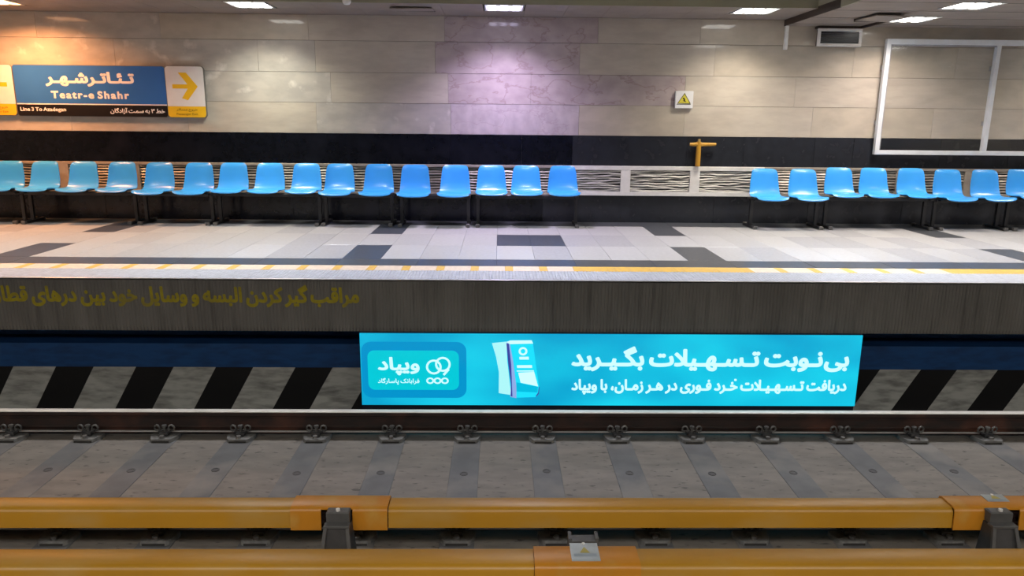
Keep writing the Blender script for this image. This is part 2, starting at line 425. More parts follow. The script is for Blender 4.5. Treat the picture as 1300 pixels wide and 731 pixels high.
# stripe
def strip_x(px): return X(px, 341, 6.8)
sx = -7.6; segs = []
off = strip_x(603)
k0 = int((sx-off)/.322)-1
allyel = [(strip_x(729), strip_x(951)), (strip_x(1196), 8)]
for k in range(k0, 26):
    a = off-.04+k*.322
    y_on = any(p < a+.16 < q for p, q in allyel)
    segs.append((a, a+.075, M_YEL)); segs.append((a+.075, a+.322, M_YEL if y_on else M_CREAM))
sm = {}
for a, b, m in segs:
    k = (round(b-a, 4), m.name)
    if k not in sm: sm[k] = MB().slab(.0005, b-a-.0005, 0, .228, -.028, .001, .001).mesh('stripe_piece', m)
    link('stripe_piece', sm[k], floor, (a, 6.70, 0))
# ribbed edge slabs
EWID = .6
b = MB(); nr = 20
for k in range(nr):
    p = EWID/nr; a = k*p+.001
    b.add([(a, 0, 0), (a+p*.25, 0, .004), (a+p*.75, 0, .004), (a+p, 0, 0), (a, .392, 0), (a+p*.25, .392, .004), (a+p*.75, .392, .004), (a+p, .392, 0)],
          [(0, 1, 5, 4), (1, 2, 6, 5), (2, 3, 7, 6)])
b.box(0, EWID-.003, 0, .392, -.006, -.0005)
me = b.mesh('edge_slab', M_EDGE, fix=False)
for k in range(-13, 14): link('edge_slab', me, floor, (k*EWID, YE+.003, -.001))
# metal nosing
MB().extr_x([(YE-.008, .002), (YE+.003, .004), (YE+.003, -.006), (YE-.008, -.005)], XL, XH).build('nosing', mat('nosing_metal', (.68, .70, .73), rough=.3, metal=.3), floor)
# ribbed platform face
b = MB(); n = int(16.2/.03); vs = []; fs = []
for k in range(n+1):
    x = -8.1+k*.03
    for dx, dy in ((0, 0), (.006, -.004), (.021, -.004), (.027, 0)):
        vs.append((x+dx, YE+.02+dy, ZF)); vs.append((x+dx, YE+.02+dy, -.018))
for i in range(len(vs)//2-1): fs.append((2*i, 2*i+2, 2*i+3, 2*i+1))
b.add(vs, fs)
face = struct(b.build('trim_1', M_FACE, fix=False))
MB().box(XL, XH, YE+.022, YE+.06, ZF, -.02).build('backing', M_FACE, face)
MB().box(XL, XH, YE+.02, YR+.34, ZF-.0, ZF+.03).build('underside', mat('soffit_dark', (.03, .03, .035), rough=.8), face)
M_PAINTY = mat('faded_yellow_paint', (.46, .38, .012), (.36, .30, .015), rough=.7, scale=30, c3=(.22, .19, .05), scale3=3, ramp3=(.5, .75))
xr = X(456, 380, YE+.01)
wx = xr-X(0, 380, YE+.01)
lt = lettering('lettering', 'مراقب گیر کردن البسه و وسایل خود بین درهای قطار باشید', xr-wx*1.14, xr, Zc(400, 391, YE)-.0, Zc(400, 362, YE), YE+.0145, M_PAINTY, face, bold=.042)

# recessed wall under the platform: blue band above black and white slanted stripes (flat paint)
def stripes_mat():
    m = bpy.data.materials.new('recess_paint'); m.use_nodes = True; nt = m.node_tree; b = nt.nodes['Principled BSDF']
    b.inputs['Roughness'].default_value = .45
    g = nn(nt, 'ShaderNodeNewGeometry'); s = nn(nt, 'ShaderNodeSeparateXYZ'); nt.links.new(g.outputs['Position'], s.inputs[0])
    def math_(op, a, b_=None):
        q = nn(nt, 'ShaderNodeMath', operation=op)
        for i, v in enumerate((a, b_)):
            if v is None: continue
            if isinstance(v, (int, float)): q.inputs[i].default_value = v
            else: nt.links.new(v, q.inputs[i])
        return q.outputs[0]
    zt = Zc(400, 466.3, YR); zb = Zc(400, 516, YR)
    xa, xb_ = X(71, 465, YR), X(375, 466.5, YR); per = (xb_-xa)/3
    slope = (X(71, 465, YR)-X(47.5, 516, YR))/(zt-zb)
    wf = (X(71, 465, YR)-X(17, 465, YR))/per
    u = math_('SUBTRACT', s.outputs['X'], math_('MULTIPLY', math_('SUBTRACT', s.outputs['Z'], zt), slope))
    u = math_('DIVIDE', math_('SUBTRACT', u, xa-wf*per), per)
    fr = math_('FRACT', math_('ADD', u, 100.0))
    isw = math_('LESS_THAN', fr, wf)
    isb = math_('GREATER_THAN', s.outputs['Z'], zt)
    n = nn(nt, 'ShaderNodeTexNoise'); n.inputs['Scale'].default_value = 9; n.inputs['Detail'].default_value = 8
    mp = nn(nt, 'ShaderNodeMapping'); mp.inputs['Scale'].default_value = (.6, 1, 2.2)
    nt.links.new(g.outputs['Position'], mp.inputs[0]); nt.links.new(mp.outputs[0], n.inputs['Vector'])
    r = nn(nt, 'ShaderNodeMapRange'); r.inputs[1].default_value = .4; r.inputs[2].default_value = .72
    nt.links.new(n.outputs['Fac'], r.inputs[0])
    def mix(f, a, b_):
        q = nn(nt, 'ShaderNodeMix', data_type='RGBA')
        for i, v in ((0, f), (6, a), (7, b_)):
            if isinstance(v, tuple): q.inputs[i].default_value = (*v, 1)
            else: nt.links.new(v, q.inputs[i])
        return q.outputs[2]
    white = mix(r.outputs[0], (.47, .475, .45), (.20, .20, .19))
    blue = mix(r.outputs[0], (.012, .075, .24), (.009, .045, .15))
    st = mix(isw, (.008, .008, .009), white)
    nt.links.new(mix(isb, st, blue), b.inputs['Base Color'])
    return m
ZLED = Zc(500, 437, YR)
recess = struct(MB().box(XL, XH, YR, YR+.3, ZCH-.1, ZLED).build('wall_front', stripes_mat()))
MB().box(XL, XH, YR+.28, YR+.34, ZLED, ZF+.01).build('shade_niche_back', mat('shade_niche_navy', (.03, .14, .42), rough=.6), recess)  # deeper niche added so the strip under the edge falls into shade

# ------------------------------------------------------------------ track bed
bed = struct(MB().box(XL, XH, -.5, 5.80, ZS-.3, ZS).build('ground', M_SLAB))
MB().box(XL, XH, 5.80, YR+.02, ZCH-.1, ZCH).build('drain_channel', M_CHAN, bed)
YA, YB = 5.60, 4.16
SX0 = X(689, 550, 5.47); SP = .6
sm_ = MB().slab(-.105, .105, 3.72, 5.79, ZS-.05, ZS+.004, .003).mesh('sleeper', M_SLEEP)
pl_ = MB().lathe((0, 0, 0), [(.03, 0), (.03, .003), (.022, .004), (.020, .001)], 12).mesh('lifting_plug', mat('plug_dark', (.085, .085, .09), rough=.8))
for k in range(-12, 13):
    s = link('sleeper', sm_, bed, (SX0+k*SP, 0, 0))
    link('lifting_plug', pl_, s, (.0, 4.93+random.uniform(-.03, .03), ZS+.004))

# rails
def rail(Y, label):
    t = thing('running_rail', label, 'rail', (0, Y, 0))
    zt, zb = -.928, -1.092
    P = [(-.036, zt-.010), (-.030, zt-.002), (-.02, zt), (.02, zt), (.030, zt-.002), (.036, zt-.010), (.036, zt-.034), (.012, zt-.048), (.008, zt-.075),
         (.009, zb+.036), (.02, zb+.026), (.07, zb+.013), (.07, zb), (-.07, zb), (-.07, zb+.013), (-.02, zb+.026), (-.009, zb+.036), (-.008, zt-.075), (-.012, zt-.048), (-.036, zt-.034)]
    MB().extr_x(P, -8, 8).build('rail_body', M_RUST, t)
    MB().extr_x([(-.0335, zt-.006), (-.030, zt-.0005), (-.02, zt+.0012), (.02, zt+.0012), (.0335, zt-.004)], -8, 8).build('running_surface', M_RTOP, t)
    # highlight along the edge of the foot, painted as a bright strip
    MB().extr_x([(-.0715, zb+.007), (-.0715, zb+.0140), (-.060, zb+.0165), (-.060, zb+.007)], -8, 8).build('foot_glint', mat('foot_glint_steel', (.55, .56, .56), rough=.4, metal=.3), t)
    return t
railA = rail(YA, 'far running rail with bright worn top, in front of the lit advert box')
railB = rail(YB, 'near running rail hidden between the two yellow covers')
# fastener prototype (origin at rail centre, slab level)
def fast_meshes():
    s_ = -1
    w0, w1 = .088, .112
    pts = [(-w1, -.062), (w1, -.062), (w1, s_*.10), (w0, s_*.168), (w0-.015, s_*.184), (-w0+.015, s_*.184), (-w0, s_*.168), (-w1, s_*.10)]
    n = len(pts); base = [(x, y, .0) for x, y in pts]; top = [(x*.96, y*.97, .030) for x, y in pts]
    plate = MB().add(base+top, [tuple(range(n))[::-1], tuple(range(n, 2*n))]+[(i, (i+1) % n, n+(i+1) % n, n+i) for i in range(n)]).mesh('base_plate', M_FAST)
    slot = MB().box(-.066, .066, -.187, -.178, .006, .017).mesh('plate_slot', M_DARKIN)
    lug = MB().box(-.034, .034, -.125, -.075, .030, .056, .005).box(-.05, .05, -.10, -.064, .050, .066, .004).mesh('shoulder', M_BRK)
    clips = []
    for q in (-1, 1):
        p = []
        for i in range(15):
            t = -.35*PI+1.6*PI*i/14
            p.append((q*(.056+.021*math.cos(t)), -(.088+.012*i/14), .088+.025*math.sin(t)))
        p = [(q*.012, -.075, .070), (q*.035, -.075, .068)]+p
        clips.append(MB().tube(p, .0078, 6).mesh('spring_clip', M_CLIP, True))
    stud = MB().cyl((0, -.092, .060), .010, .055, 8).cyl((0, -.092, .096), .020, .017, 6).mesh('clamp_bolt', M_CLIP)
    bolt = MB().cyl((0, -.148, .0285), .025, .005, 12).cyl((0, -.148, .032), .0185, .017, 6).mesh('anchor_bolt', M_BOLT)
    return plate, slot, lug, clips[0], clips[1], stud, bolt
FM = fast_meshes()
for t, Y in ((railA, YA), (railB, YB)):
    for k in range(-12, 13):
        f = link('fastener', FM[0], t, (SX0+k*SP, 0, ZS+.001))
        for me in FM[1:]: link(me.name.split('.')[0], me, f)

# ------------------------------------------------------------------ conductor rails and their covers
def cover(name, label, x0, x1, yf, yn, z, zb, m, grow=0.0, notch=None, group=None):
    """hood of inverted-U section; yf far side, yn near side"""
    t = thing(name, label, 'rail cover', ((x0+x1)/2, (yf+yn)/2, z), group)
    def prof(g):
        c = .016
        zt = z+g
        return [(yn-g-.006, zb-g), (yn-g, zt-c-.008), (yn-g+c*.5, zt-.005-c*.2), (yn-g+c*1.6, zt), (yf+g-c*1.6, zt+.002), (yf+g-c*.4, zt-.006), (yf+g, zt-c-.01), (yf+g+.006, zb-g)]
    out = prof(grow); inn = [(y+(.008 if y < (yf+yn)/2 else -.008), min(zz, z+grow-.010)) for y, zz in prof(grow)]
    P = out+inn[::-1]
    cx, cy, cz = (x0+x1)/2, (yf+yn)/2, z
    segs = [(x0, x1)] if not notch else [(x0, notch[0]), (notch[1], x1)]
    b = MB()
    for a, c_ in segs: b.extr_x([(y-cy, zz-cz) for y, zz in P], a-cx, c_-cx)
    if notch:      # above the bracket only the top of the sleeve goes on
        zt = z+grow; c = .016
        Q = [(yn-grow+c*.5, zt-.005-c*.2), (yn-grow+c*1.6, zt), (yf+grow-c*1.6, zt+.002), (yf+grow-c*.4, zt-.006), (yf+grow, zt-c-.01), (yf+grow+.006, zb-grow),
             (yf+grow-.002, zb-grow), (yf+grow-.010, zt-.03), (yn-grow+c*.5, zt-.014)]
        b.extr_x([(y-cy, zz-cz) for y, zz in Q], notch[0]-cx, notch[1]-cx)
    b.build('hood', m, t, True)
    return t
# far cover
Z1 = CAMZ-2.02; Y1F, Y1N = 3.72, 3.583; ZB1 = CAMZ-2.128
c1 = lambda px: X(px, 655, Y1N)
g1 = 'yellow covers of the far conductor rail'
cover('rail_cover', 'yellow conductor rail cover at far left, ending at the first orange sleeve', -7.5, c1(368.5), Y1F, Y1N, Z1, ZB1, M_COV, group=g1)
sl = cover('cover_sleeve', 'orange joint sleeve over a black bracket, on the farther yellow cover left of middle', c1(369), c1(492), Y1F, Y1N, Z1, ZB1, M_COVS, .009, (c1(408), c1(448)), 'orange joint sleeves')
cover('rail_cover', 'long middle yellow conductor rail cover running below the sleepers', c1(493), c1(1209.5), Y1F, Y1N, Z1, ZB1, M_COV, group=g1)
sl2 = cover('cover_sleeve', 'orange joint sleeve with grey plate over a bracket at the right edge', c1(1210), c1(1330), Y1F, Y1N, Z1, ZB1, M_COVS, .009, (c1(1255), c1(1293)), 'orange joint sleeves')
cover('rail_cover', 'yellow conductor rail cover beyond the right orange sleeve', c1(1331), 7.5, Y1F, Y1N, Z1, ZB1, M_COV, group=g1)
# near cover
Z2 = CAMZ-2.02; Y2F, Y2N = 3.222, 3.060; ZB2 = CAMZ-2.17
c2 = lambda px: X(px, 715, Y2N)
g2 = 'yellow covers of the near conductor rail'
cover('rail_cover', 'nearest yellow cover along the bottom edge, left of the warning plate', -6.5, c2(678.5), Y2F, Y2N, Z2, ZB2, M_COV, group=g2)
sl3 = cover('cover_sleeve', 'orange joint sleeve carrying a silver warning plate at the bottom edge', c2(679), c2(814), Y2F, Y2N, Z2, ZB2, M_COVS, .009, group='orange joint sleeves')
cover('rail_cover', 'nearest yellow cover along the bottom edge, right of the warning plate', c2(814.5), 6.5, Y2F, Y2N, Z2, ZB2, M_COV, group=g2)
# conductor rails under the covers
for nm, y, lab in (('conductor_rail', (Y1F+Y1N)/2, 'dark steel conductor rail under the farther yellow cover'), ('conductor_rail', (Y2F+Y2N)/2, 'dark steel conductor rail under the nearest yellow cover')):
    z = ZB1+.030
    t = MB().extr_x([(-.03, z+.04), (.03, z+.04), (.03, z+.026), (.010, z+.012), (.010, z-.006), (.03, z-.014), (.03, z-.03), (-.03, z-.03), (-.03, z-.014), (-.010, z-.006), (-.010, z+.012), (-.03, z+.026)], -7, 7).build(nm, M_RUST, loc=(0, y, 0))
    tag(t, lab, 'rail')
# brackets
M_PLATE = mat('plate_silver', (.42, .47, .50), (.34, .38, .40), rough=.35, metal=.2, scale=12)
def bracket(px, label):
    xc = X(px, 660, 3.50)
    t = thing('rail_bracket', label, 'bracket', (xc, 3.50, ZS), 'brackets of the far conductor rail')
    h = ZB1-ZS
    # tapering body standing on the slab
    def body(w0, w1, y0a, y0b, y1a, y1b, z0, z1, name, m):
        vs = [(-w0, y0a, z0), (w0, y0a, z0), (w0, y0b, z0), (-w0, y0b, z0), (-w1, y1a, z1), (w1, y1a, z1), (w1, y1b, z1), (-w1, y1b, z1)]
        return MB().add(vs, [(3, 2, 1, 0), (4, 5, 6, 7), (0, 1, 5, 4), (1, 2, 6, 5), (2, 3, 7, 6), (3, 0, 4, 7)]).build(name, m, t)
    body(.115, .066, -.12, .06, .0, .07, .004, h+.05, 'post', M_BRK)
    # raised rim around the recessed front web
    for s_ in (-1, 1):
        vs = []
        z0, z1 = .01, h+.05
        a0, a1 = s_*.115, s_*.066
        i0, i1 = s_*.090, s_*.049
        vs = [(a0, -.12, z0), (i0, -.12, z0), (i0, -.135, z0), (a0, -.135, z0), (a1, 0, z1), (i1, 0, z1), (i1, -.015, z1), (a1, -.015, z1)]
        MB().add(vs, [(3, 2, 1, 0), (4, 5, 6, 7), (0, 1, 5, 4), (1, 2, 6, 5), (2, 3, 7, 6), (3, 0, 4, 7)]).build('rib', M_BRKE, t)
    MB().box(-.068, .068, -.014, .03, h+.046, h+.062, .003).build('top_flange', M_BRKE, t)
    MB().box(-.060, .060, .028, .085, h+.05, h+.118, .006).build('clamp', M_BRKE, t)
    MB().box(-.045, .045, .05, .118, h+.0, h+.06).build('arm', M_BRK, t)
    MB().cyl((0, .045, h+.118), .011, .012, 8).build('bolt', M_WHITE, t)
    MB().box(-.16, .16, -.17, .10, .0, .012, .003).build('foot_plate', M_BRK, t)
    return t
bracket(427, 'black cast bracket rising in front of the left orange sleeve')
bracket(1276, 'black cast bracket at the right edge below the grey plate')
def bracket2():
    xc = X(740, 685, 3.30)
    t = thing('rail_bracket', 'grey forked bracket poking up behind the silver warning plate', 'bracket', (xc, 3.30, ZS), 'brackets of the near conductor rail')
    h = Zc(740, 683, 3.30)-ZS
    MB().box(-.070, .070, -.03, .03, 0.004, h-.0).build('post', M_BRKE, t)
    for s_ in (-1, 1): MB().box(min(s_*.058, s_*.074), max(s_*.058, s_*.074), -.034, .034, h-.1, h+.018).build('fork', M_BRKE, t)
    MB().box(-.05, .05, -.13, -.03, h-.10, h-.05).build('arm', M_BRK, t)
    MB().box(-.12, .12, -.1, .1, 0, .012).build('foot_plate', M_BRK, t)
bracket2()
# warning plate lying over the near sleeve
def plate(parent, xw, w, y0, y1, z):
    px_, py_, pz_ = parent.location
    o = MB().extr_x([(y0-py_, z-pz_-.012), (y0-py_+.02, z-pz_+.0025), (y1-py_, z-pz_+.004), (y1-py_, z-pz_+.001), (y0-py_+.018, z-pz_-.0005), (y0-py_-.001, z-pz_-.014)], xw-w/2-px_, xw+w/2-px_).build('warning_plate', M_PLATE, parent)
    o['label'] = 'silver warning plate'
    # yellow triangle and small print lines, flat on top
    zz = z-pz_+.0046; yc = (y0+y1)/2-py_
    MB().add([(xw-px_-.025, yc-.005, zz), (xw-px_+.025, yc-.005, zz), (xw-px_, yc+.045, zz)], [(0, 1, 2)]).build('triangle_print', mat('plate_yellow', (.45, .38, .08), rough=.5), o, fix=False)
    b = MB()
    for i in range(2): b.add([(xw-px_-w*.4, yc-.018-i*.014, zz-.0006), (xw-px_+w*.4, yc-.018-i*.014, zz-.0006), (xw-px_+w*.4, yc-.012-i*.014, zz-.0006), (xw-px_-w*.4, yc-.012-i*.014, zz-.0006)], [(0, 1, 2, 3)])
    b.build('print_lines', mat('plate_print', (.25, .32, .4), rough=.5), o, fix=False)
    MB().cyl((xw-px_, y1-py_-.008, z-pz_+.003), .008, .006, 8).build('screw', M_WHITE, o)
plate(sl3, X(743, 700, 3.14), .135, 3.075, 3.232, Z2+.011)
plate(sl2, X(1272, 640, 3.62), .120, 3.63, 3.715, Z1+.011)

# ------------------------------------------------------------------ backlit advert
YAD = 6.27
zt = (Zc(460, 423.5, YAD)+Zc(1090, 425.5, YAD))/2; zb = (Zc(460, 515, YAD)+Zc(1086, 514.5, YAD))/2
xa, xb = X(458, 470, YAD), X(1090.5, 470, YAD)
ad = thing('advert_light_box', 'backlit cyan advert light box with white Persian slogan under the platform edge', 'light box', ((xa+xb)/2, YAD, zb))
OX, OZ = ad.location.x, ad.location.z
def A(px, py): p = atY(px, py, YAD); return (p.x-OX, p.z-OZ)
MB().box(xa-OX-.004, xb-OX+.004, .012, YR-YAD-.03, -.006, zt-zb+.004).build('casing', mat('casing_blue', (.02, .07, .16), rough=.4), ad)
MB().box(xa-OX-.004, xb-OX+.004, .03, YR-YAD-.03, ZCH-zb, -.006).build('plinth', mat('plinth_navy', (.006, .012, .03), rough=.5), ad)
MB().panel(xa-OX, xb-OX, 0, .012, 0, zt-zb, .003).build('lit_face', emit('advert_cyan', (.003, .36, .62), 1.0, (.012, .72, .90), .75, (1, 1, 2.2)), ad)
E_W = emit('advert_white', (.62, .97, 1.0), .98)
E_D = emit('advert_deep', (.0, .28, .58), 1.0)
E_T = emit('advert_teal', (.0, .56, .66), 1.0)
E_P = emit('advert_lavender', (.28, .42, .80), .95)
E_N = emit('advert_indigo', (.045, .06, .36), .9)
E_C = emit('advert_bright', (.01, .72, .95), 1.0)
x0, z0 = A(461, 504.5); x1, z1 = A(592, 434)
poly_print('badge_border', rrect(x0, x1, z0, z1, .085), -.0010, E_D, ad)
x0, z0 = A(468, 494.5); x1, z1 = A(582.5, 445)
poly_print('badge', rrect(x0, x1, z0, z1, .06), -.0022, E_T, ad)
for cx, cy in ((550.8, 465.6), (562.3, 462.2)):
    p = A(cx, cy); ring_print('logo_ring', p[0], p[1], .060, .019, -.004-.0004*(cx > 555), E_W, ad)
p = A(567, 472); poly_print('logo_ring', [(p[0]-.035, p[1]-.02), (p[0]-.02, p[1]-.035), (p[0]+.028, p[1]+.02), (p[0]+.012, p[1]+.03)], -.0044, E_W, ad)
for i in range(3):
    p = A(546.2+i*9.3, 483); ring_print('logo_link', p[0], p[1], .0235, .014, -.004-.0003*i, E_W, ad, 20, 1.15)
def L(name, txt, pxa, pya, pxb, pyb, m, bold, y=-.0040, **kw):
    a = A(pxa, pyb); b_ = A(pxb, pya)
    return lettering(name, txt, a[0], b_[0], a[1], b_[1], y, m, ad, bold, **kw)
L('lettering', 'ویپاد', 480, 453, 532.5, 476, E_W, .034)
L('lettering', 'فرابانک پاسارگاد', 480, 479.5, 532.5, 488, E_W, .02)
L('lettering', 'بی‌نـوبت تـسـهـیلات بگـیـرید', 725, 440.5, 1080, 471, E_W, .042)
L('lettering', 'دریافت تـسـهـیـلات خـرد فـوری در هـر زمـان، با ویپاد', 725, 482, 1075.5, 500.5, E_W, .042)
p = A(933.5, 482); poly_print('damma_mark', rrect(p[0]-.011, p[0]+.011, p[1]-.01, p[1]+.01, .006), -.0041, E_W, ad)
# the drawn phone with a card
def Q(pts): return [A(610+x/7.69, 420+y/7.69) for x, y in pts]
poly_print('card_print', Q([(112, 118), (252, 104), (262, 300), (300, 625), (178, 606), (180, 400), (152, 250)]), -.0014, emit('advert_pale', (.42, .93, .95), .95), ad)
poly_print('phone_edge_print', Q([(250, 118), (285, 112), (322, 300), (352, 560), (350, 655), (290, 642), (300, 520), (275, 330)]), -.0024, E_P, ad)
poly_print('phone_edge_print', Q([(254, 122), (276, 120), (300, 330), (312, 640), (295, 635), (300, 520), (272, 330)]), -.0034, E_N, ad)
poly_print('phone_screen_print', Q([(288, 126), (512, 122), (572, 548), (566, 610), (535, 645), (352, 650), (350, 540), (320, 300)]), -.0028, E_C, ad)
poly_print('phone_top_print', Q([(250, 108), (290, 92), (500, 90), (514, 122), (288, 128)]), -.0036, E_W, ad)
poly_print('receipt_print', Q([(368, 406), (524, 398), (562, 540), (392, 504)]), -.0036, E_W, ad)
poly_print('phone_shade_print', Q([(392, 508), (560, 544), (556, 600), (350, 590), (350, 500)]), -.0033, emit('advert_shade', (.0, .48, .72), 1.0), ad)
poly_print('phone_line_print', Q([(568, 545), (575, 545), (570, 610), (545, 640), (540, 632), (562, 600)]), -.0038, E_N, ad)
p = Q([(415, 197)])[0]; ring_print('phone_logo_print', p[0], p[1], .030, .018, -.0038, E_W, ad, 20)
for y_, a_, b_ in ((265, 378, 470), (347, 355, 502), (390, 352, 520)):
    h_ = 13 if y_ < 380 else 5
    poly_print('phone_text_print', Q([(a_, y_-h_), (b_, y_-h_-2), (b_+3, y_+h_), (a_+3, y_+h_)]), -.0037, E_W, ad)

# ------------------------------------------------------------------ back wall
wall = box_struct('wall_back', XL, XH, YW+.02, YW+.5, -.3, 3.3, mat('wall_grout', (.22, .2, .18), rough=.9))
zband = Zc(650, 171.2, YW)
zj = [zband, Zc(650, 132.5, YW), Zc(650, 94, YW), Zc(650, 54, YW), ZC+.0]
joints = [[-110, -60, 85, 235, 400, 572, 736, 871, 1035, 1190, 1350, 1420], [-110, 60, 262, 420, 569, 674, 870, 1010, 1265, 1420],
          [-110, -40, 150, 330, 402, 553, 735, 905, 1080, 1210, 1330, 1420], [-110, 55, 210, 395, 565, 757, 885, 1060, 1230, 1420]]
for r in range(4):
    xs = [X(j, 110, YW) for j in joints[r]]
    for i in range(len(xs)-1):
        c = (joints[r][i]+joints[r][i+1])/2
        m = random.choice(M_PINK) if 500 < c < 790 else random.choice(M_STONE)
        if 800 < c: m = random.choice(M_STONE[:2])
        MB().panel(xs[i]+.001, xs[i+1]-.001, YW+random.uniform(-.001, .001), YW+.02, zj[r]+.002, zj[r+1]-.002, .0012).build('wall_tile', m, wall)
MB().box(XL, X(-110, 110, YW)-.002, YW, YW+.02, zband, ZC).build('wall_surface', M_STONE[0], wall)
MB().box(X(1420, 110, YW)+.002, XH, YW, YW+.02, zband, ZC).build('wall_surface', M_STONE[1], wall)
zv1, zv0 = Zc(650, 209.5, YW-.03), Zc(800, 248.3, YW-.03)
for zlo, zhi, js in ((zv1-.02, zband-.003, [-120, -20, 85, 180, 290, 418, 572, 662, 726, 871, 942, 1031, 1080, 1190, 1277, 1420]),
                     (0.0, zv0+.02, [-120, 10, 130, 250, 370, 480, 600, 690, 790, 909, 1030, 1150, 1270, 1420])):
    for a, c in zip(js[:-1], js[1:]):
        MB().panel(X(a, 220, YW)+.001, X(c, 220, YW)-.001, YW+random.uniform(-.001, .001), YW+.02, zlo+.001, zhi, .002).build('granite_panel', M_BLACK if c < 740 else M_BLACK2, wall)  # paler, bluer granite on the right
MB().box(XL, X(-121, 220, YW), YW, YW+.02, 0, zband).build('granite_surface', M_BLACK, wall)
MB().box(X(1421, 220, YW), XH, YW, YW+.02, 0, zband).build('granite_surface', M_BLACK, wall)

# louvre boxes along the wall
PV = .945; VX = X(794, 230, YW-.04)
def slat_mesh(w, seed, rough_):
    rd = random.Random(seed); n = 14; vs = []
    ph = [rd.uniform(0, 6) for _ in range(3)]
    for i in range(n+1):
        x = w*i/n
        dz = rough_*(.5*math.sin(x*9+ph[0])+.35*math.sin(x*19+ph[1])+rd.uniform(-.3, .3)); dy = rough_*.8*math.sin(x*13+ph[2])
        vs += [(x, dy, .011+dz), (x, -.012+dy, -.003+dz), (x, -.010+dy, -.009+dz), (x, .002+dy, -.002+dz)]
    fs = []
    for i in range(n):
        for j in range(4): fs.append((4*i+j, 4*i+(j+1) % 4, 4*i+4+(j+1) % 4, 4*i+4+j))
    fs += [(0, 1, 2, 3), (4*n+3, 4*n+2, 4*n+1, 4*n)]
    return MB().add(vs, fs)
wslat = PV-.13
SLM = {}
for q in (0, 1):
    SLM[q] = [slat_mesh(wslat, 100*q+i, .007 if q == 0 else .0035).mesh('slat', M_SLAT[q]) for i in range(12)]
hv = zv1-zv0
for k in range(-9, 8):
    x0 = VX+k*PV; white = k in (0, 1, -1)
    m = M_WHITE if k in (0, 1) else M_BEIGE
    b = MB(); y0, y1 = YW-.05, YW-.002
    tr = .055 if white else .035
    b.box(x0, x0+PV, y0, y1, zv0, zv0+tr, .003); b.box(x0, x0+PV, y0, y1, zv1-tr, zv1, .003)
    b.box(x0, x0+.065, y0+.0005, y1, zv0+tr, zv1-tr); b.box(x0+PV-.065, x0+PV, y0+.0005, y1, zv0+tr, zv1-tr)
    fr = b.build('louvre_box', M_WHITE if white else M_BEIGE, wall)
    MB().box(x0+.065, x0+PV-.065, YW-.012, YW-.004, zv0+tr, zv1-tr).build('back_plate', M_DARKIN, fr)
    ns = 9; step = (hv-2*tr)/ns
    for i in range(ns):
        q = 0 if white else 1
        link('slat', random.choice(SLM[q]), fr, (x0+.065, YW-.028+random.uniform(-.003, .003), zv0+tr+step*(i+.5)), scale=(1, 1, step/.026))

# ------------------------------------------------------------------ benches
def shell_mesh(kind):
    # profile from front lip to the top of the back: (y, z, halfwidth)
    if kind == 2: P = [(-.350, .405, .165), (-.352, .418, .195), (-.335, .434, .208), (-.27, .437, .213), (-.17, .428, .213), (-.07, .424, .208), (-.01, .435, .203), (.03, .462, .199), (.055, .50, .196), (.075, .56, .190), (.09, .63, .183), (.10, .70, .175), (.110, .745, .167), (.121, .768, .157), (.133, .781, .140), (.145, .787, .11)]
    else: P = [(-.300, .420, .165), (-.302, .433, .192), (-.285, .447, .205), (-.22, .449, .210), (-.14, .440, .210), (-.05, .436, .206), (.0, .447, .202), (.035, .472, .198), (.058, .51, .195), (.078, .565, .189), (.09, .63, .182), (.10, .70, .174), (.110, .742, .166), (.121, .765, .156), (.133, .778, .140), (.145, .784, .11)]
    nu = 14; vs = []; n = len(P)
    for i, (y, z, w) in enumerate(P):
        for j in range(nu+1):
            u = -1+2*j/nu
            e = abs(u)**2.6
            if i <= 5: vs.append((u*w, y+.022*abs(u)**3*(i < 3), z+.020*e*(1-.5*(i < 2))))      # seat dished
            else:
                t = min(1, (i-5)/3); tb = max(0, (i-11)/4)
                vs.append((u*w, y-.030*e*t*(1-.4*tb), z+.020*e*(1-t)))
    fs = [(i*(nu+1)+j, i*(nu+1)+j+1, (i+1)*(nu+1)+j+1, (i+1)*(nu+1)+j) for i in range(n-1) for j in range(nu)]
    me = bpy.data.meshes.new('seat_shell'); me.from_pydata(vs, [], fs)
    bm = bmesh.new(); bm.from_mesh(me)
    bmesh.ops.recalc_face_normals(bm, faces=bm.faces)
    if sum(f.normal.z for f in bm.faces) < 0: bmesh.ops.reverse_faces(bm, faces=bm.faces)
    r = bmesh.ops.solidify(bm, geom=bm.faces[:], thickness=.009)
    bmesh.ops.recalc_face_normals(bm, faces=bm.faces)
    bm.to_mesh(me); bm.free()
    me.polygons.foreach_set('use_smooth', [True]*len(me.polygons)); me.set_sharp_from_angle(angle=math.radians(50))
    me.materials.append(M_BLUE); return me
SHELL = {2: shell_mesh(2), 3: shell_mesh(3)}
legm = MB().box(-.02, .02, -.02, .02, .035, .40, .003)
legm.box(-.02, .02, -.17, .13, .385, .41, .003)
LEG = legm.mesh('leg', M_STEEL)
FOOT = MB().box(-.022, .022, -.20, .20, .004, .038, .006).mesh('foot_bar', M_STEEL)
CAP = MB().box(-.026, .026, -.02, .02, .0, .046, .006).mesh('foot_cap', M_FOOT)
SPIDER = MB().box(-.10, .10, -.13, .06, .412, .420).box(-.11, -.08, -.16, .07, .405, .414).box(.08, .11, -.16, .07, .405, .414).mesh('seat_bracket', M_STEEL)
YBN = 9.78
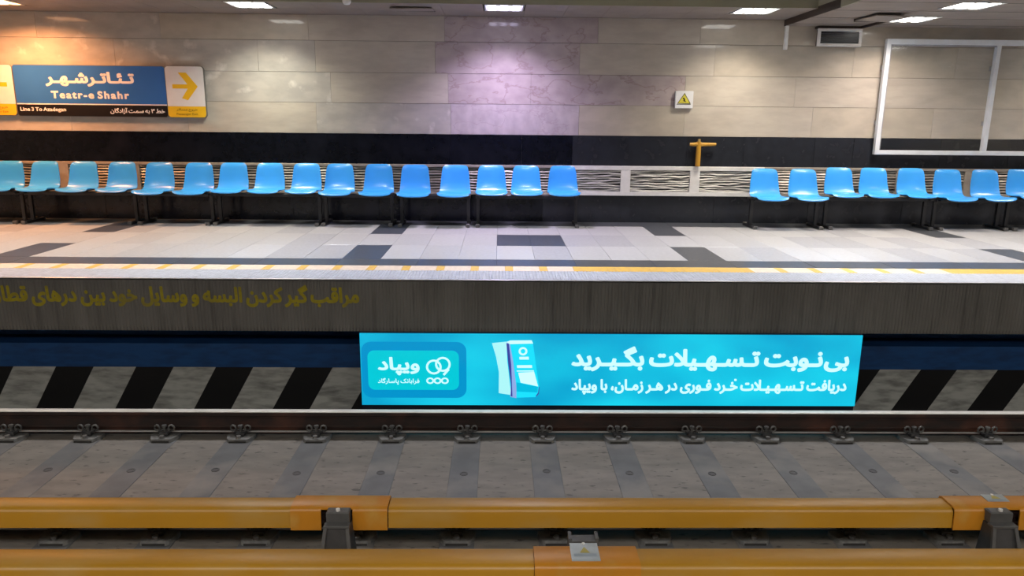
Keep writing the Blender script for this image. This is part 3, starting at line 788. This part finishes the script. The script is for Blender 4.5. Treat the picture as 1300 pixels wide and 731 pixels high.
def bench(pxs, label, dz=0.0, dy=0.0, kind=None):
    kind = kind or (3 if len(pxs) > 2 else 2)
    xs = [X(p, 228, YBN+.06) for p in pxs]
    c = (xs[0]+xs[-1])/2
    t = thing('seat_bench', label, 'bench', (c, YBN+dy, 0), 'blue plastic platform seats on steel benches')
    hw = (xs[-1]-xs[0])/2+.206
    kz = (1+dz/.43)
    MB().box(-hw, hw, -.11, -.07, (.365)*kz, (.405)*kz, .003).build('beam', M_STEEL, t); MB().box(-hw, hw, .0, .035, (.37)*kz, (.405)*kz, .003).build('beam', M_STEEL, t)
    for s_ in (-1, 1):
        l = link('leg', LEG, t, (s_*(hw-.03), -.02, 0), scale=(1, 1, kz)); link('foot_bar', FOOT, l); link('foot_cap', CAP, l, (0, -.205, 0)); link('foot_cap', CAP, l, (0, .205, 0))
    for x in xs:
        s = link('seat', SHELL[kind], t, (x-c, 0, dz-.0), rot=(random.uniform(-.006, .006), 0, random.uniform(-.02, .02)))
        link('seat_bracket', SPIDER, s, (0, 0, .004 if kind == 2 else .012))
    return t
bench([-85, -36, 13], 'blue three-seat bench cut off by the left edge')
bench([58, 107, 156], 'blue three-seat bench under the station name sign')
bench([203, 253], 'blue two-seat bench below and right of the yellow arrow sign', -.006)
bench([297, 343, 389.5], 'blue three-seat bench, third complete one from the left')
bench([431.5, 481], 'blue two-seat bench, second from the left of the dark double floor tile', -.004)
bench([527.5, 578], 'blue two-seat bench just left of the bench beside the gap', -.008, -.02)
bench([624, 668, 714.5], 'blue three-seat bench behind the dark double floor tile, left of the gap', -.004)
bench([970, 1019], 'blue two-seat bench first right of the gap, nearest the yellow pipe', -.022, -.02)
bench([1065, 1109, 1157], 'blue three-seat bench below the vent box and left corner of the white frame', .004)
bench([1203, 1251], 'blue two-seat bench below the right post of the white frame', -.012)
bench([1296, 1343, 1390], 'blue bench cut off by the right edge')

# ------------------------------------------------------------------ signs on the wall
YS_ = YW-.05
S_W = mat('sign_white', (.72, .72, .74), (.68, .68, .70), rough=.3)
S_B = mat('sign_blue', (.035, .15, .50), (.03, .135, .46), rough=.28, scale=2)
S_K = mat('sign_black', (.012, .009, .009), rough=.3)
S_Y = mat('sign_yellow', (.80, .50, .02), (.75, .46, .02), rough=.3)
S_T = mat('sign_letter', (.82, .80, .82), rough=.4)
S_BR = mat('sign_brown_print', (.25, .14, .01), rough=.4)
S_AL = mat('sign_frame_grey', (.25, .24, .23), rough=.4, metal=.5)
def P(px, py): p = atY(px, py, YS_); return p
def sign_base(name, label, pxl, pxr, pyt, pyb, pxm):
    xl, xr_ = X(pxl, (pyt+pyb)/2, YS_), X(pxr, (pyt+pyb)/2, YS_); z1 = Zc(pxm, pyt, YS_); z0 = Zc(pxm, pyb, YS_)
    t = thing(name, label, 'sign', ((xl+xr_)/2, YS_, z0))
    return t, (xl-xr_)/2, (xr_-xl)/2, z1-z0
def lz(px, py, t): return Zc(px, py, YS_)-t.location.z
def lx(px, py, t): return X(px, py, YS_)-t.location.x
t, a, b_, h = sign_base('station_sign', 'blue and black station name sign with white Persian and Latin lettering', 19.5, 210.5, 83.3, 147.5, 110)
MB().extr_y(rrect(a-.006, b_+.006, -.006, h+.006, .03), .004, .04).build('backing', S_AL, t)
zl = lz(110, 132.5, t)
MB().extr_y([(a, zl), (b_, zl), (b_, h-.02), (b_-.02, h), (a+.02, h), (a, h-.02)], 0, .006).build('blue_panel', S_B, t)
MB().extr_y([(a, zl), (a, .02), (a+.02, 0), (b_-.02, 0), (b_, .02), (b_, zl)], 0, .006).build('black_panel', S_K, t)
MB().box(a, b_, -.001, .0, zl-.006, zl+.008).build('white_line', S_T, t)
def SL(txt, pa, pb, yt, yb, m, bold, rtl=True, track=0.0):
    pm = (pa+pb)/2
    lettering('lettering', txt, lx(pa, (yt+yb)/2, t), lx(pb, (yt+yb)/2, t), lz(pm, yb, t), lz(pm, yt, t), -.0015, m, t, bold, rtl, track=track)
SL('تـئـاتـرشـهـر', 57, 170.5, 91, 110, S_T, .045)
SL('Teatr-e Shahr', 65, 164, 115.5, 125.5, S_T, .045, False, .12)
SL('Line 3 To Azadegan', 26, 84, 136, 142.5, S_T, .03, False)
SL('خط ۳ به سمت آزادگان', 140, 209.5, 137, 145, S_T, .03)
def arrow_sign(label, pl, pr, flip, pm):
    global t
    t, a, b_, h = sign_base('exit_sign', label, pl, pr, 84.2 if not flip else 82, 148.8 if not flip else 145.8, pm)
    MB().extr_y(rrect(a-.005, b_+.005, -.005, h+.005, .045), .004, .04).build('backing', S_AL, t)
    zl = lz(pm, 135.0 if not flip else 131.5, t)
    Q_ = rrect(a, b_, 0, h, .04)
    up = [p for p in Q_ if p[1] > zl]; lo = [p for p in Q_ if p[1] <= zl]
    MB().extr_y(up+[(a, zl), (b_, zl)], 0, .006).build('white_panel', S_W, t)
    MB().extr_y([(a, zl)]+lo+[(b_, zl)], 0, .006).build('yellow_panel', S_Y, t)
    cx = (a+b_)/2; cz = (zl+h)/2+.0; q = -1 if flip else 1
    w = .165; s_ = .036
    arr = [(-w, -s_*.8), (w*.40, -s_*.8), (-w*.05, -.155), (w*.38, -.185), (w*1.0, 0), (w*.30, .185), (-w*.30, .185), (w*.40, s_*.8), (-w, s_*.8)]
    arr = [(-w, -s_*.75), (w*.20, -s_*.75), (-w*.32, -.150), (w*.15, -.175), (w*1.0, 0), (w*.15, .175), (-w*.48, .175), (w*.20, s_*.75), (-w, s_*.75)]
    poly_print('arrow', [(cx+q*x, cz+z) for x, z in arr], -.0012, S_Y, t)
    lettering('lettering', 'خروج مسافر', cx-.14, cx+.14, zl*.50, zl*.84, -.0012, S_BR, t, .01)
    lettering('lettering', 'Passenger Exit', cx-.14, cx+.14, zl*.14, zl*.40, -.0012, S_BR, t, .005, False)
arrow_sign('white and yellow sign with arrow pointing right, right end of the station sign', 211.5, 259.5, False, 235)
arrow_sign('white and yellow arrow sign cut off by the left edge', -30.5, 17.5, True, -6)

# warning sign
t, a, b_, h = sign_base('warning_sign', 'small white warning sign with yellow triangle above the black band', 857.5, 880, 115.5, 137.5, 868)
MB().box(a, b_, 0, .045, 0, h, .004).build('plate', S_W, t)
poly_print('triangle', [(a+.025, .06), (b_-.03, .06), ((a+b_)/2, h-.022)], -.001, mat('warn_edge', (.10, .09, .02), rough=.5), t)
poly_print('triangle_fill', [(a+.04, .068), (b_-.045, .068), ((a+b_)/2, h-.042)], -.002, mat('warn_yellow', (.62, .55, .05), rough=.5), t)
c_ = (a+b_)/2
poly_print('symbol', [(c_-.008, .140), (c_+.014, .112), (c_+.004, .108), (c_+.03, .078), (c_-.02, .098), (c_-.004, .105), (c_-.025, .13)], -.003, S_K, t)
poly_print('base_line', [(a+.02, .048), (b_-.03, .048), (b_-.03, .056), (a+.02, .056)], -.001, S_K, t)

# yellow T pipe
M_PIPE = mat('pipe_yellow', (.62, .33, .03), (.5, .26, .03), rough=.4)
yp = YW-.07
t = thing('yellow_pipe_tee', 'yellow T-shaped pipe on the black band above the white louvres', 'pipe', (X(886.5, 195, yp), yp, Zc(886.5, 211, yp)))
hh = Zc(886.5, 176.5, yp)-t.location.z
MB().tube([(0, 0, .002), (0, 0, hh-.035)], .033, 12).build('upright', M_PIPE, t, True)
MB().tube([(0, 0, hh-.035), (0, 0, hh)], [.02, .018], 12).build('top_nut', mat('brass_cap', (.5, .36, .14), rough=.4, metal=.4), t, True)
zz = Zc(886.5, 183.3, yp)-t.location.z
MB().tube([(X(876, 183, yp)-t.location.x, 0, zz), (-.03, 0, zz), (.04, 0, zz), (X(909, 183, yp)-t.location.x, 0, zz+.002)], [.020, .027, .027, .019], 12).build('cross_arm', M_PIPE, t, True)
for s_ in (-.06, .17): MB().box(-.012 if s_ < 0 else -.012, .012, .0, .068, zz-.01+(-.08 if s_ > 0 else -.17), zz+.01+(-.08 if s_ > 0 else -.17)).build('wall_clamp', M_PIPE, t)

# big white tube frame
yf = YW-.16
M_FR = mat('frame_white', (.76, .80, .84), (.70, .73, .77), rough=.3, metal=.1)
M_FRS = mat('frame_grey_side', (.38, .39, .42), rough=.35, metal=.2)
xl_ = X(1123, 124, yf); xm_ = X(1262, 124, yf); zt_ = Zc(1200, 52.3, yf); zb_ = Zc(1200, 193.8, yf)
t = thing('display_frame', 'large empty white metal display frame at the right of the wall', 'frame', (xl_, yf, zb_))
W2 = xm_-xl_; HH = zt_-zb_; xe = 2*W2
def bar(x0, x1, z0, z1, nm='bar', m=M_FR): return MB().box(x0, x1, .04, .10, z0, z1, .004).build(nm, m, t)
bar(-.028, .028, -.034, HH+.028, 'post'); bar(W2-.028, W2+.028, .025, HH-.041, 'post'); bar(xe-.03, xe+.03, -.034, HH+.028, 'post')
bar(.028, xe-.03, HH-.040, HH+.028, 'top_rail'); bar(.028, xe-.03, -.034, .024, 'bottom_rail')
MB().box(.028, .044, .05, .10, .03, HH-.046).build('inner_channel', M_FRS, t)
MB().box(.044, W2-.028, .05, .10, HH-.058, HH-.041).build('inner_channel', M_FRS, t)
gm = bpy.data.materials.new('clear_pane'); gm.use_nodes = True; nt = gm.node_tree
nt.nodes.remove(nt.nodes['Principled BSDF'])
tr_ = nn(nt, 'ShaderNodeBsdfTransparent'); gl_ = nn(nt, 'ShaderNodeBsdfGlossy'); gl_.inputs['Roughness'].default_value = .08
tr_.inputs[0].default_value = (.985, .99, .99, 1)
mxs = nn(nt, 'ShaderNodeMixShader'); mxs.inputs[0].default_value = .03
nt.links.new(tr_.outputs[0], mxs.inputs[1]); nt.links.new(gl_.outputs[0], mxs.inputs[2])
nt.links.new(mxs.outputs[0], nt.nodes['Material Output'].inputs[0])
MB().box(.048, W2-.033, .075, .079, .03, HH-.046).build('pane', gm, t)
MB().box(W2+.033, xe-.03, .075, .079, .03, HH-.046).build('pane', gm, t)
for x in (.0, W2, xe):
    for q in (.25, .75): MB().box(x-.02, x+.02, .10, .158, HH*q, HH*(q+.04)).build('wall_fixing', M_FRS, t)

# conduit and wall box
yc = YW-.03
x_ = X(999, 40, yc)
t = tag(MB().box(-.022, .022, -.01, .028, 0, ZC-Zc(997, 63, yc), .004).build('cable_duct', M_WHITE, loc=(x_, yc, Zc(997, 63, yc))), 'short white cable duct running up to the ceiling', 'duct')
yv = YW-.13
xl2, xr2 = X(1038.5, 47, yv), X(1094.5, 47, yv); z1_, z0_ = Zc(1066, 36, yv), Zc(1066, 58.8, yv)
t = thing('wall_vent_box', 'white framed box with dark opening high on the wall left of the frame', 'vent', (xl2, yv, z0_))
w, h = xr2-xl2, z1_-z0_
fw = .036
MB().box(0, w, 0, .03, 0, fw, .003).box(0, w, 0, .03, h-fw, h, .003).box(0, fw, .0004, .03, fw, h-fw).box(w-fw, w, .0004, .03, fw, h-fw).build('front_frame', M_WHITE, t)
MB().box(.03, w-.03, .03, .128, .01, h-.01).build('housing', mat('vent_housing', (.10, .09, .08), rough=.6), t)
MB().box(fw, w-fw, .018, .03, fw, h-fw).build('dark_screen', mat('vent_screen', (.018, .018, .022), rough=.25), t)
MB().box(.0, w, .02, .125, h+.001, h+.03).build('top_shadow', M_BROWN, t)  # dark box standing in for the shadow above the vent box
for i in range(3):
    z = fw+(h-2*fw)*(i+.5)/3
    MB().box(fw, w-fw, .010, .018, z-.003, z+.003).build('louvre', mat('vent_louvre', (.05, .05, .055), rough=.4), t)

# ------------------------------------------------------------------ ceiling
XD = X(1010, 25, 9.8)          # left end of the lowered part
ceil = struct(MB().box(XL, XH, -6, YSO, ZU, ZU+.2).build('ceiling', M_CEIL2))
MB().box(XL, XD, YSO-.012, YSO, ZC, ZU).build('fascia', M_CEIL2, ceil)
MB().box(XL, XH, YSO, YW+.3, ZC+.25, ZC+.4).build('plenum', M_BROWN, ceil)
PW = PITCH_X/6
pm_ = MB().box(.002, PW-.002, 0, .508, 0, .02).mesh('ceiling_panel', M_CEIL)
pm2 = MB().box(.002, PW-.002, 0, YW-YSO-.516, 0, .02).mesh('ceiling_panel', M_CEIL)
x0_ = LAMP_X0-PW/2
lampcells = {0, -6, -12, -18, -24, 6}
GAP = int((X(530, 14, 9.3)-x0_)//PW)
for i in range(-28, 40):
    x = x0_+i*PW
    if x+PW > XD: break
    if i not in lampcells: link('ceiling_panel', pm_, ceil, (x, YSO+.002, ZC), rot=(0, 0, 0))
    o = link('ceiling_panel', pm2, ceil, (x, YSO+.514, ZC))
    last = x+PW
MB().box(last, XD, YSO, YW, ZC, ZC+.02).build('ceiling_panel', M_CEIL, ceil)
# a lifted tray panel left of the middle lamp, edge hanging
o = MB().box(0, .50, 0, .35, 0, .012).build('loose_panel', M_CEIL, ceil, loc=(X(497, 15, 9.5), 9.35, ZC-.030)); o.rotation_euler = (.05, -.012, 0)
MB().box(0, .48, 0, .03, 0, .004).build('panel_gap', M_BROWN, ceil, loc=(X(499, 16, 9.4), 9.72, ZC-.006))
# lowered part on the right
MB().box(XD, XH, 6.9, YW, ZL, ZL+.05).build('lowered_ceiling', M_CEIL, ceil)
MB().box(XD, XH, 6.888, 6.9, ZL, ZU).build('fascia', M_CEIL2, ceil)
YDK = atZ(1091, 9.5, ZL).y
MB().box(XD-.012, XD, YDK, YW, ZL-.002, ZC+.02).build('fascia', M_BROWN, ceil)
MB().box(XD-.012, XD, 6.9, YDK, ZL, ZC+.02).build('fascia', M_CEIL2, ceil)
MB().box(XD-.012, XD, 6.9, YSO, ZC+.02, ZU).build('fascia', M_CEIL2, ceil)
# seams and the tilted panel beside the box
p = atZ(1085, 24, ZL)
o = MB().box(0, .42, 0, .02, 0, .03).box(.40, .42, 0, .9, 0, .03).build('panel_gap', M_BROWN, ceil, loc=(p.x, p.y, ZL-.0305))
o = MB().box(0, .40, 0, .55, 0, .012).build('loose_panel', M_CEIL, ceil, loc=(p.x, p.y-.56, ZL-.035)); o.rotation_euler = (.02, .03, 0)
for yy in (7.5, 8.1, 8.7, 9.3, 9.9): MB().box(XD, XH, yy, yy+.006, ZL-.002, ZL).build('seam', M_BROWN, ceil)

# luminaires
E_L = emit('lamp_tube', (1, .97, .90), 8.0)
E_LW = emit('lamp_tube_warm', (1, .44, .18), 7.0)
E_LC = emit('lamp_tube_cool', (.80, .72, 1), 8.0)
M_HOUS = mat('lamp_housing', (.55, .55, .55), rough=.35)
def luminaire(x, y, z, s=.47, label=None, parent=None, em=E_L, hidden=False):
    if label: t = thing('ceiling_light', label, 'light', (x, y, z), 'square ceiling lights over the seats')
    else: t = bpy.data.objects.new('light_panel', None); COL.objects.link(t); t.parent = parent; t.location = (x, y, z)
    h = s/2
    b = MB(); f = .016
    b.box(-h, h, -h, -h+f, -.004, .05); b.box(-h, h, h-f, h, -.004, .05); b.box(-h, -h+f, -h+f, h-f, -.004, .05); b.box(h-f, h, -h+f, h-f, -.004, .05)
    b.box(-h, h, -h, h, .045, .055)
    b.build('housing', M_HOUS, t)
    for i in (-1, 0, 1):
        MB().box(i*s*.31-s*.10, i*s*.31+s*.10, -h+f+.004, h-f-.004, -.002, .012, .004).build('tube', em, t)
    return t
LB = ['square ceiling light cut off at the top left corner, above the orange glow', 'square ceiling light above the greenish cream wall, second from left', 'square ceiling light at top middle above the lilac stone', 'square ceiling light left of the white cable duct']
for k, lb in zip((-2, -1, 0, 1), LB): luminaire(LAMP_X0+k*PITCH_X, 9.385, ZC-.0, label=lb, em={-2: E_LW, 0: E_LC}.get(k, E_L))
for k in (-3, -4): luminaire(LAMP_X0+k*PITCH_X, 9.385, ZC, parent=ceil, em=E_LW)
pa = atZ(1158, 24.3, ZL); pb = atZ(1234, 7, ZL)
luminaire(pa.x, pa.y, ZL-.004, label='square ceiling light in the lowered ceiling, right of the vent box')
luminaire(pb.x, pb.y, ZL-.004, label='square ceiling light nearest the top right corner')
CR = (1, .86, .76)
area('lamp_light', (pa.x, pa.y, ZL-.02), .44, .44, P_WALL*1.15, CR, 140)
area('lamp_light', (pb.x, pb.y, ZL-.02), .44, .44, P_WALL*1.15, CR, 140)
for k in (1, 2): 
    luminaire(pa.x+k*PITCH_X, pa.y, ZL-.004, parent=ceil); area('lamp_light', (pa.x+k*PITCH_X, pa.y, ZL-.02), .44, .44, P_WALL*1.15, CR, 140)
# row over the platform edge (above the frame) and row over the near platform
for k in range(-4, 5):
    x = LAMP_X0+k*PITCH_X+.4
    cc = (1, .86, .74) if k <= -2 else (.93, .94, 1) if k == 0 else (.97, .97, 1)
    if not (x > XD-.3): luminaire(x, 7.4, ZU-.006, parent=ceil); area('lamp_light', (x, 7.4, ZU-.02), .44, .44, P_EDGE, cc, 112)
    else: area('lamp_light', (x, 7.4, ZL-.02), .44, .44, P_EDGE, cc, 112); luminaire(x, 7.4, ZL-.004, parent=ceil)
    luminaire(x, -1.2, ZU-.006, parent=ceil); area('lamp_light', (x, -1.2, ZU-.02), .44, .44, P_NEAR, (1, .95, .88), 160)

# small dome on the fascia
p = atY(441, 2.5, YSO-.03)
t = thing('ceiling_dome', 'small white dome at the top edge above the wall', 'detector', (p.x, YSO-.07, ZC-.0))
MB().lathe((0, 0, 0), [(.012, -.035), (.032, -.03), (.045, -.012), (.05, 0), (.05, .015)], 16).build('dome', M_WHITE, t, True)
MB().box(-.02, .02, .03, .07, .0, .05).build('mount', M_WHITE, t)

# ------------------------------------------------------------------ near side (behind and below the camera)
np_ = struct(MB().box(XL, XH, -6, -.55, -1.3, 0).build('floor_near', M_TILE[2]))
nw = struct(MB().box(XL, XH, -6.2, -6, 0, ZU).build('wall_near', M_BLACK2))
for s_ in (-1, 1):
    struct(MB().box(min(s_*14, s_*14.3), max(s_*14, s_*14.3), -6, YW+.5, -1.6, 3.3).build('wall_left' if s_ < 0 else 'wall_right', M_STONE[1]))
